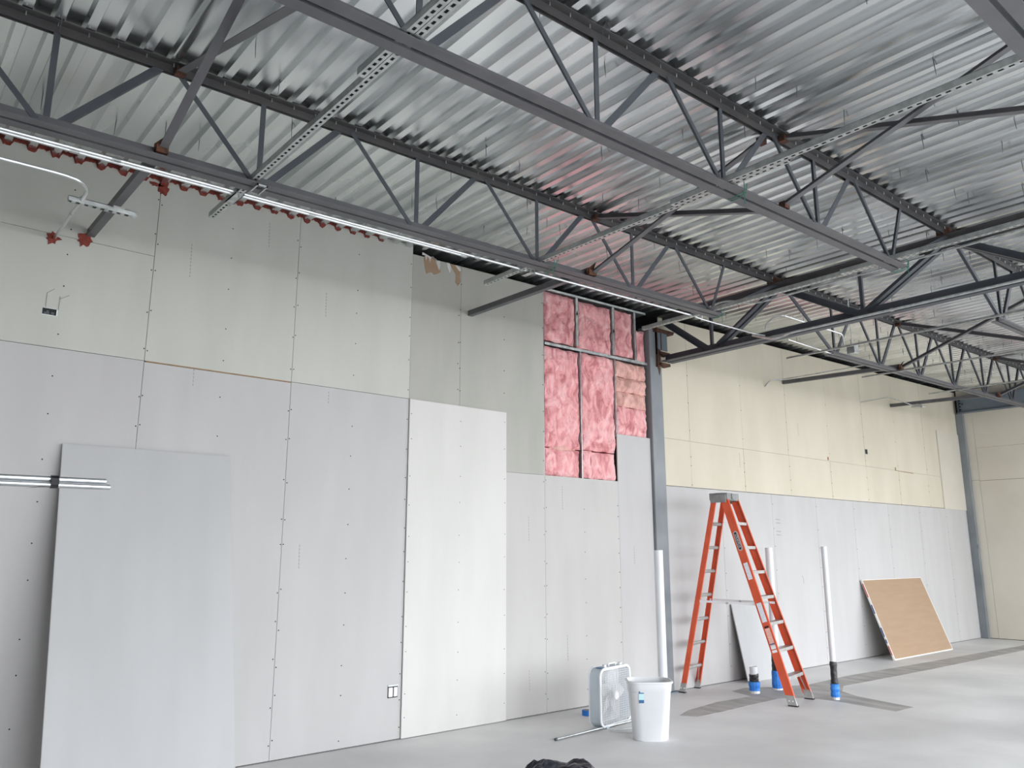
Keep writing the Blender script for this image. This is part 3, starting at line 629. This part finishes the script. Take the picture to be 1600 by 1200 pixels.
for s0, s1, c in ((.08,.22,'tape_red'),(.26,.32,'tape_blue'),(.36,.5,'tape_blue'),(.72,.86,'tape_blue'),(.98,1.2,'tape_red')): B(-w-.003, -w+.002, s0, s1, .006, .024, 'end_tape', M[c])

# ================================================================ LADDER
La = math.atan2(.22, .975)
lad = thing('stepladder', 'orange fibreglass stepladder with aluminium steps standing by the column', 'ladder', (8.466, 5.075, 0), La)
H = 2.26; TYf, TYb = .70, .84; BYb = 1.335
fwid = lambda z: .292-.115*z/H; bwid = lambda z: .218-.060*z/H
fy = lambda z: TYf*z/H; by = lambda z: BYb+(TYb-BYb)*z/H
def rail(side, fn_w, fn_y, depth, name, z0=.07, z1=2.25, fl=.028):
    m = MB(); p = V(side*fn_w(z0), fn_y(z0), z0); q = V(side*fn_w(z1), fn_y(z1), z1); d = (q-p).normalized()
    v = Y-d*d.y; v.normalize(); u = X*(-side)
    t = .005
    m.prism([(0,-depth/2),(fl,-depth/2),(fl,-depth/2+t),(t,-depth/2+t),(t,depth/2-t),(fl,depth/2-t),(fl,depth/2),(0,depth/2)], p, q, u, v)
    return m.build(name, M['orange'], lad), d, v
fd = None
for s in (-1, 1):
    r_, d, v = rail(s, fwid, fy, .092, 'front_rail')
    if s < 0: lr, fd, fv = r_, d, v
    r2, d2, v2 = rail(s, bwid, by, .062, 'rear_rail', fl=.024)
for s in (-1, 1):
    for fn_w, fn_y, dep in ((fwid, fy, .098), (bwid, by, .07)):
        m = MB(); p0 = V(s*(fn_w(0)+.004), fn_y(0), 0); p1 = V(s*(fn_w(.11)+.004), fn_y(.11), .11)
        a_ = -s
        m.add([p0+Y*-dep/2, p0+Y*dep/2, p1+Y*dep/2, p1+Y*-dep/2, p0+Y*-dep/2+X*a_*.035, p0+Y*dep/2+X*a_*.035, p1+Y*dep/2+X*a_*.006, p1+Y*-dep/2+X*a_*.006],
              [(0,1,2,3),(7,6,5,4),(0,4,5,1),(1,5,6,2),(2,6,7,3),(3,7,4,0)]); f = m.build('foot', M['cap'] if 0 else M['alu'], lad)
        m = MB(); m.box(p0.x-.006 if s < 0 else p0.x-.04, p0.x+.04 if s < 0 else p0.x+.006, p0.y-dep/2-.004, p0.y+dep/2+.004, 0, .012); m.build('rubber_pad', M['blackwrap'], f)
        for dy in (-.02, .02):
            m = MB(); m.tube([p0*.5+p1*.5+V(0,dy,0), p0*.5+p1*.5+V(s*.008,dy,0)], .007, 6); m.build('rivet', M['white'], f)
for k in range(7):
    z = .295+k*.282
    w_ = fwid(z)-.005; y_ = fy(z)
    m = MB(); m.box(-w_, w_, y_-.045, y_+.042, z-.004, z); m.box(-w_, w_, y_-.047, y_-.043, z-.035, z); m.box(-w_, w_, y_+.038, y_+.042, z-.03, z)
    m.build('step', M['alu'], lad)
    for s in (-1, 1):
        if k == 0:
            b_ = MB(); b_.bar((s*(w_-.03), y_, z-.03), (s*(fwid(.06)-.01), fy(.06)+.0, .07), .02, .004, up=Y); b_.build('step_brace', M['alu'], lad)
    w_ = bwid(z)-.004; y_ = by(z)
    m = MB(); m.tube([(-w_, y_, z-.015), (w_, y_, z-.015)], .021, 8); m.build('rear_bar', M['alu'], lad)
m = MB(); m.bar((-bwid(.3)+.01, by(.3), .28), (-bwid(.05)+.03, by(.05), .05), .018, .004, up=Y); m.bar((bwid(.3)-.06, by(.3), .28), (bwid(.06)-.02, by(.06), .06), .018, .004, up=Y); m.build('rear_brace', M['alu'], lad)
for s in (-1, 1):
    z = 1.05; m = MB(); xa = s*(fwid(z)-.02); xb = s*(bwid(z)-.005)
    m.bar((xa, fy(z)-.02, z), ((xa+xb)/2, .72, z+.005), .006, .026); m.bar(((xa+xb)/2, .72, z+.005), (xb, by(z), z+.012), .006, .026)
    sp = m.build('spreader', M['white'], lad); m = MB(); m.tube([((xa+xb)/2-.01, .72, z), ((xa+xb)/2+.01, .72, z)], .014, 8); m.build('hinge_pin', M['alu'], sp)
m = MB(); y_ = (TYf+TYb)/2
m.box(-.185, .185, y_-.115, y_+.115, 2.25, 2.335); m.box(-.20, -.185, y_-.10, y_+.10, 2.22, 2.32); m.box(.185, .20, y_-.10, y_+.10, 2.22, 2.32)
m.box(-.06, .02, y_-.13, y_-.115, 2.26, 2.33); m.build('top_cap', M['cap'], lad, bevel=.010)
m = MB(); m.box(-.15, -.02, y_-.07, y_+.05, 2.331, 2.339); m.box(.03, .12, y_-.03, y_+.06, 2.331, 2.339); m.build('tool_tray', M['dark'], lad)
# labels on the outside of the left front rail (outer face looks to -x)
sd = V(-(fwid(1)-fwid(0)), 0, 0)
def rail_pt(z, off=0, out=.0): return V(-fwid(z)-out, fy(z)+off, z)
def rail_label(zc_, L, wdt, mt, name, out=.001, th=.0012, par=None, roundend=False):
    m = MB(); c = rail_pt(zc_, 0, out); nrm = fd.cross(fv).normalized()
    if roundend:
        pts = []; n = 10
        for k in range(n+1): an = math.pi*k/n; pts.append((L/2-wdt/2+wdt/2*math.sin(an), wdt/2*math.cos(an)))
        for k in range(n+1): an = math.pi+math.pi*k/n; pts.append((-L/2+wdt/2+wdt/2*math.sin(an), wdt/2*math.cos(an)))
    else: pts = [(-L/2,-wdt/2),(L/2,-wdt/2),(L/2,wdt/2),(-L/2,wdt/2)]
    m.prism(pts, c, c-X*th, fd, fv); return m.build(name, M[mt], par or lr)
lb = rail_label(1.765, .235, .054, 'white', 'brand_label', roundend=True)
rail_label(1.765, .226, .045, 'ink', 'label_ring', out=.0022, roundend=True)
rail_label(1.765, .216, .034, 'white', 'label_line', out=.0034, roundend=True)
rail_label(1.765, .210, .029, 'ink', 'label_field', out=.0046, roundend=True)
def text(txt, size, mt, parent, origin, u, v, n, ext=.0006, name='lettering'):
    cu = bpy.data.curves.new('lettering', 'FONT'); cu.body = txt; cu.size = size; cu.align_x = 'CENTER'; cu.align_y = 'CENTER'; cu.extrude = ext
    tmp = bpy.data.objects.new('tmp_text', cu); C.objects.link(tmp); bpy.context.view_layer.update()
    me = bpy.data.meshes.new_from_object(tmp.evaluated_get(bpy.context.evaluated_depsgraph_get())); bpy.data.objects.remove(tmp)
    me.materials.clear(); me.materials.append(M[mt]); o = bpy.data.objects.new(name, me); C.objects.link(o); o.parent = parent
    R = Matrix((u, v, n)).transposed().to_4x4(); o.matrix_local = Matrix.Translation(origin) @ R
    return o
text('LOUISVILLE', .032, 'white', lr, rail_pt(1.765, 0, .0058), -fd, -fv, (-fd).cross(-fv).normalized())
rail_label(1.42, .195, .052, 'label_w', 'white_label'); rail_label(1.05, .0, .0, 'white', 'bolt_plate') if 0 else None
rail_label(.965, .215, .056, 'label_w', 'white_label')
rail_label(.705, .19, .056, 'label_p', 'warning_label'); rail_label(.60, .045, .056, 'white', 'white_label'); rail_label(.632, .012, .056, 'sticker_b', 'blue_band', out=.0024); rail_label(.555, .028, .056, 'white', 'white_label'); rail_label(.81, .02, .05, 'ink', 'danger_band', out=.0024)

# ================================================================ VENT PIPES
def vent(x, y, r, top, label, wrap0=None, wrap1=None, tape=None, foot=True, lean=0):
    o = thing('vent_pipe', label, 'pipe', (x, y, 0))
    m = MB(); m.tube([(0,0,.0),(lean*.5,0,top*.5),(lean,0,top)], r, 20, cap=False); m.tube([(lean,0,top-.001),(lean,0,top-.06)], r*.88, 20, cap=False)
    m.disc((lean,0,top-.05), r*.9, X, Y, 16, .004); m.build('pipe', M['pvc'], o, smooth=True)
    if wrap0 is not None:
        m = MB(); n = 8; random.seed(int(x*100)); m.tube([(random.uniform(-.003,.003),0,wrap0+(wrap1-wrap0)*k/n) for k in range(n+1)], [r*1.14+random.uniform(-.002,.006) for k in range(n+1)], 14); m.build('black_wrap', M['blackwrap'], o, smooth=True)
    if tape:
        m = MB(); n = 5; random.seed(int(x*77)); z0, z1 = tape; m.tube([(0,0,z0+(z1-z0)*k/n) for k in range(n+1)], [r*1.22+.006+random.uniform(-.003,.008) for k in range(n+1)], 12)
        m.build('blue_tape', M['blue'], o)
        m = MB(); m.tube([(0,0,0),(0,0,.05)], [r*1.30,r*1.22], 12); m.build('plaster_smear', M['concrete'], o)
    return o
vent(8.94, 4.93, .032, 1.70, 'slim white vent pipe right of ladder with black wrap and blue tape', .16, .41, (.03, .17))
vent(9.03, 5.72, .046, 1.69, 'white vent pipe behind the ladder with black and blue wrapping', .20, .41, (.02, .22))
vent(8.60, 5.76, .046, .30, 'short capped white pipe stub with blue tape left behind ladder', .12, .22, (.03, .13))
vent(6.62, 5.50, .046, 1.655, 'tall plain white pipe standing between bin and steel column')

# ================================================================ FAN
fa = math.atan2(.16, .987)
fan = thing('box_fan', 'white and pale blue box fan standing on floor near the bin', 'fan', (6.0, 5.65, 0), fa)
S, Dp, rr = .53, .125, .08
def rring(m, half, r, y0, y1, cz, w):
    """rounded square frame, band of width w"""
    def loop(h, rad):
        pts = []
        for cx_, cz_, a0 in ((1,1,0),(-1,1,90),(-1,-1,180),(1,-1,270)):
            for k in range(7):
                an = math.radians(a0+15*k); pts.append((cx_*(h-rad)+rad*math.cos(an), cz_*(h-rad)+rad*math.sin(an)))
        return pts
    o_, i_ = loop(half, r), loop(half-w, max(.02, r-w)); n = len(o_)
    vs = [(x,y0,cz+z) for x,z in o_]+[(x,y1,cz+z) for x,z in o_]+[(x,y0,cz+z) for x,z in i_]+[(x,y1,cz+z) for x,z in i_]
    fs = []
    for k in range(n):
        j = (k+1) % n; fs += [(k,j,n+j,n+k),(2*n+k,3*n+k,3*n+j,2*n+j),(k,2*n+k,2*n+j,j),(n+k,n+j,3*n+j,3*n+k)]
    m.add(vs, fs)
cz = S/2+.012
m = MB(); rring(m, S/2, rr, -Dp/2+.004, Dp/2-.004, cz, .012); m.build('housing', M['fan_body'], fan, smooth=True)
for yy, nm in ((-Dp/2, 'front_grille'), (Dp/2, 'rear_grille')):
    m = MB(); rring(m, S/2+.004, rr, yy-.006, yy+.006, cz, .022); gr = m.build('grille_rim', M['fan_white'], fan, smooth=True)
    m = MB(); hh = S/2-.016
    for k in range(-11, 12):
        x = k*.0215; zz = hh if abs(x) < S/2-rr else hh-rr+math.sqrt(max(0, (rr-.01)**2-(abs(x)-(S/2-rr))**2))
        wd = .003 if k % 2 else .0045
        m.box(x-wd/2, x+wd/2, yy-.004, yy+.002, cz-zz, cz+zz)
    m.build('grille_slats', M['fan_white'], fan)
    m = MB()
    for k in range(-11, 12):
        z = k*.0204; xx = hh if abs(z) < S/2-rr else hh-rr+math.sqrt(max(0, (rr-.01)**2-(abs(z)-(S/2-rr))**2))
        m.box(-xx, xx, yy-.001, yy+.0015, cz+z-.0009, cz+z+.0009)
    tag(m.build('grille_wires', M['fan_white'], fan), kind='stuff')
m = MB(); m.tube([(0,-Dp/2-.012,cz),(0,-Dp/2-.004,cz)], [.036,.044], 24); m.build('grille_badge', M['fan_blade'], fan, smooth=True)
m = MB(); m.tube([(0,-.03,cz),(0,.03,cz)], .05, 20); hub = m.build('hub', M['fan_blade'], fan, smooth=True)
for k in range(5):
    a0 = math.radians(72*k+12); m = MB(); vs = []
    for i in range(7):
        rad = .045+.175*i/6; hw = .035+.055*math.sin(math.pi*min(1, (i+1.3)/7.2))
        for j in range(5):
            q = (j/4-.5)*2; an = a0+q*hw/max(rad, .06)*.8; vs.append((rad*math.cos(an), q*.022, cz+rad*math.sin(an)))
    fs = [(i*5+j, i*5+j+1, (i+1)*5+j+1, (i+1)*5+j) for i in range(6) for j in range(4)]
    m.add(vs, fs); b_ = m.build('blade', M['fan_blade'], fan, smooth=True); sd_ = b_.modifiers.new('thickness', 'SOLIDIFY'); sd_.thickness = .003
m = MB(); m.tube(arc([(-.02,0,cz+S/2-.002),(-.02,0,cz+S/2+.022),(.10,0,cz+S/2+.022),(.10,0,cz+S/2-.002)], .015), .007, 8); m.build('handle', M['fan_white'], fan, smooth=True)
m = MB(); m.tube([(-.12,-.02,cz+S/2-.002),(-.12,-.02,cz+S/2+.026)], [.022,.018], 12); m.build('speed_knob', M['white_pl'], fan, smooth=True)
m = MB(); m.tube([(.15,-.02,cz+S/2-.002),(.15,-.02,cz+S/2+.022)], [.020,.017], 12); m.build('cord_cap', M['white_pl'], fan, smooth=True)
m = MB(); m.box(-.21, -.15, -.04, .02, cz+S/2-.003, cz+S/2+.004); m.build('control_label', M['sticker_b'], fan)
for s in (-1, 1):
    m = MB(); m.box(s*.17-.02, s*.17+.02, -.08, .08, 0, .016); m.build('foot', M['fan_body'], fan)
pts = [(6.25,5.62,.006),(6.1,5.42,.006),(5.95,5.38,.006),(5.83,5.47,.006),(5.86,5.56,.006),(6.0,5.50,.006),(6.15,5.36,.006),(6.3,5.3,.006)]
pipe('power_cord', [(5.80,5.505,.006),(5.90,5.43,.006),(6.05,5.40,.006),(6.2,5.33,.006),(6.3,5.35,.006)], .0045, 'white_pl', 'upper strand of white cord on floor between fan and bin', 'cord', n=6)
pipe('power_cord', [(5.78,5.46,.006),(5.78,5.38,.006),(5.86,5.26,.006),(5.98,5.20,.006),(6.1,5.2,.006)], .0045, 'white_pl', 'lower strand of white cord curling on floor toward the bin', 'cord', n=6)
o = thing('tape_roll', 'roll of blue tape on the floor behind the fan', 'tape', (6.15, 6.12, 0))
m = MB(); n = 20
m.tube([(0,0,.0),(0,0,.05)], .055, n); m.build('tape', M['blue'], o, smooth=True)
m = MB(); m.tube([(0,0,.0501),(0,0,.0505)], .035, n); m.build('core', M['kraft'], o)
m = thing('floor_tube', 'thin metal tube lying on floor, pointing from fan to the left', 'tube', (5.12, 5.50, .013))
q = MB(); q.tube([(0,0,0),(1.15,.11,0)], .011, 10); q.build('tube', M['galv'], m, smooth=True); q = MB(); q.tube([(-.002,0,0),(.02,.002,0)], .0125, 10); q.build('end_fitting', M['steel'], m)

# ================================================================ BIN
ba = math.atan2(-.21, .25)
bn_ = thing('waste_bin', 'white plastic waste bin with blue sticker standing before the pipe', 'bin', (5.83, 5.01, 0), ba)
def rrect(hx, hy, r, n=5):
    pts = []
    for sx_, sy_, a0 in ((1,1,0),(-1,1,90),(-1,-1,180),(1,-1,270)):
        for k in range(n+1):
            an = math.radians(a0+90*k/n); pts.append((sx_*(hx-r)+r*math.cos(an), sy_*(hy-r)+r*math.sin(an)))
    return pts
m = MB(); rings = [(0,.150,.105),(.006,.155,.110),(.41,.186,.140),(.415,.190,.144),(.485,.196,.150),(.488,.206,.160),(.502,.206,.160),(.504,.193,.147),(.43,.184,.138),(.03,.148,.104)]
n = None; vs = []; fs = []
for z, hx, hy in rings:
    L = rrect(hx, hy, .095); n = len(L); vs += [(x, y, z) for x, y in L]
for i in range(len(rings)-1):
    for k in range(n): j = (k+1) % n; fs.append((i*n+k, i*n+j, (i+1)*n+j, (i+1)*n+k))
fs += [tuple(range(n))[::-1], tuple(range((len(rings)-1)*n, len(rings)*n))]
m.add(vs, fs); body = m.build('bin_body', M['white_pl'], bn_, smooth=True)
def on_front(x, z, out): return V(x, -(.110+(z-.006)*.0725)-out, z)
for z0, z1, mt_, nm, ou in ((.325,.425,'sticker_c','sticker',.0015),(.405,.425,'sticker_b','sticker_band',.003),(.325,.352,'sticker_b','sticker_band',.003)):
    m = MB(); a, b = on_front(-.115, z0, ou), on_front(-.115, z1, ou); c, d_ = on_front(-.070, z1, ou), on_front(-.070, z0, ou)
    m.add([a,d_,c,b]+[p+V(0,.0012,0) for p in (a,d_,c,b)], [(0,1,2,3),(7,6,5,4),(0,4,5,1),(1,5,6,2),(2,6,7,3),(3,7,4,0)]); m.build(nm, M[mt_], bn_)

# ================================================================ BLACK PLASTIC AT THE BOTTOM EDGE
o = thing('plastic_bag', 'crumpled black plastic bag on floor at bottom edge of the photo', 'bag', (4.15, 4.40, 0))
m = MB(); nx, ny = 26, 16; vs = []
wx, wy = V(.60, -.50, 0).normalized(), V(.64, .77, 0).normalized()
for j in range(ny+1):
    for i in range(nx+1):
        u, v_ = i/nx*2-1, j/ny*2-1
        h = (1-abs(u)**4)*(1-abs(v_)**3)*(.175+.055*u*u)*(1+.35*noise.noise(V(u*3, v_*3, 1)))+.012*noise.noise(V(u*9, v_*9, 4))
        h = max(.002, h) if abs(u) < 1 and abs(v_) < 1 else .002
        p = wx*u*.31+wy*v_*.17; vs.append((p.x, p.y, h))
vs += [(vs[k][0], vs[k][1], .0) for k in range(len(vs))]; N = (nx+1)*(ny+1)
fs = [(j*(nx+1)+i, j*(nx+1)+i+1, (j+1)*(nx+1)+i+1, (j+1)*(nx+1)+i) for j in range(ny) for i in range(nx)]
m.add(vs[:N], fs); m.build('bag_body', M['bag'], o, smooth=False)
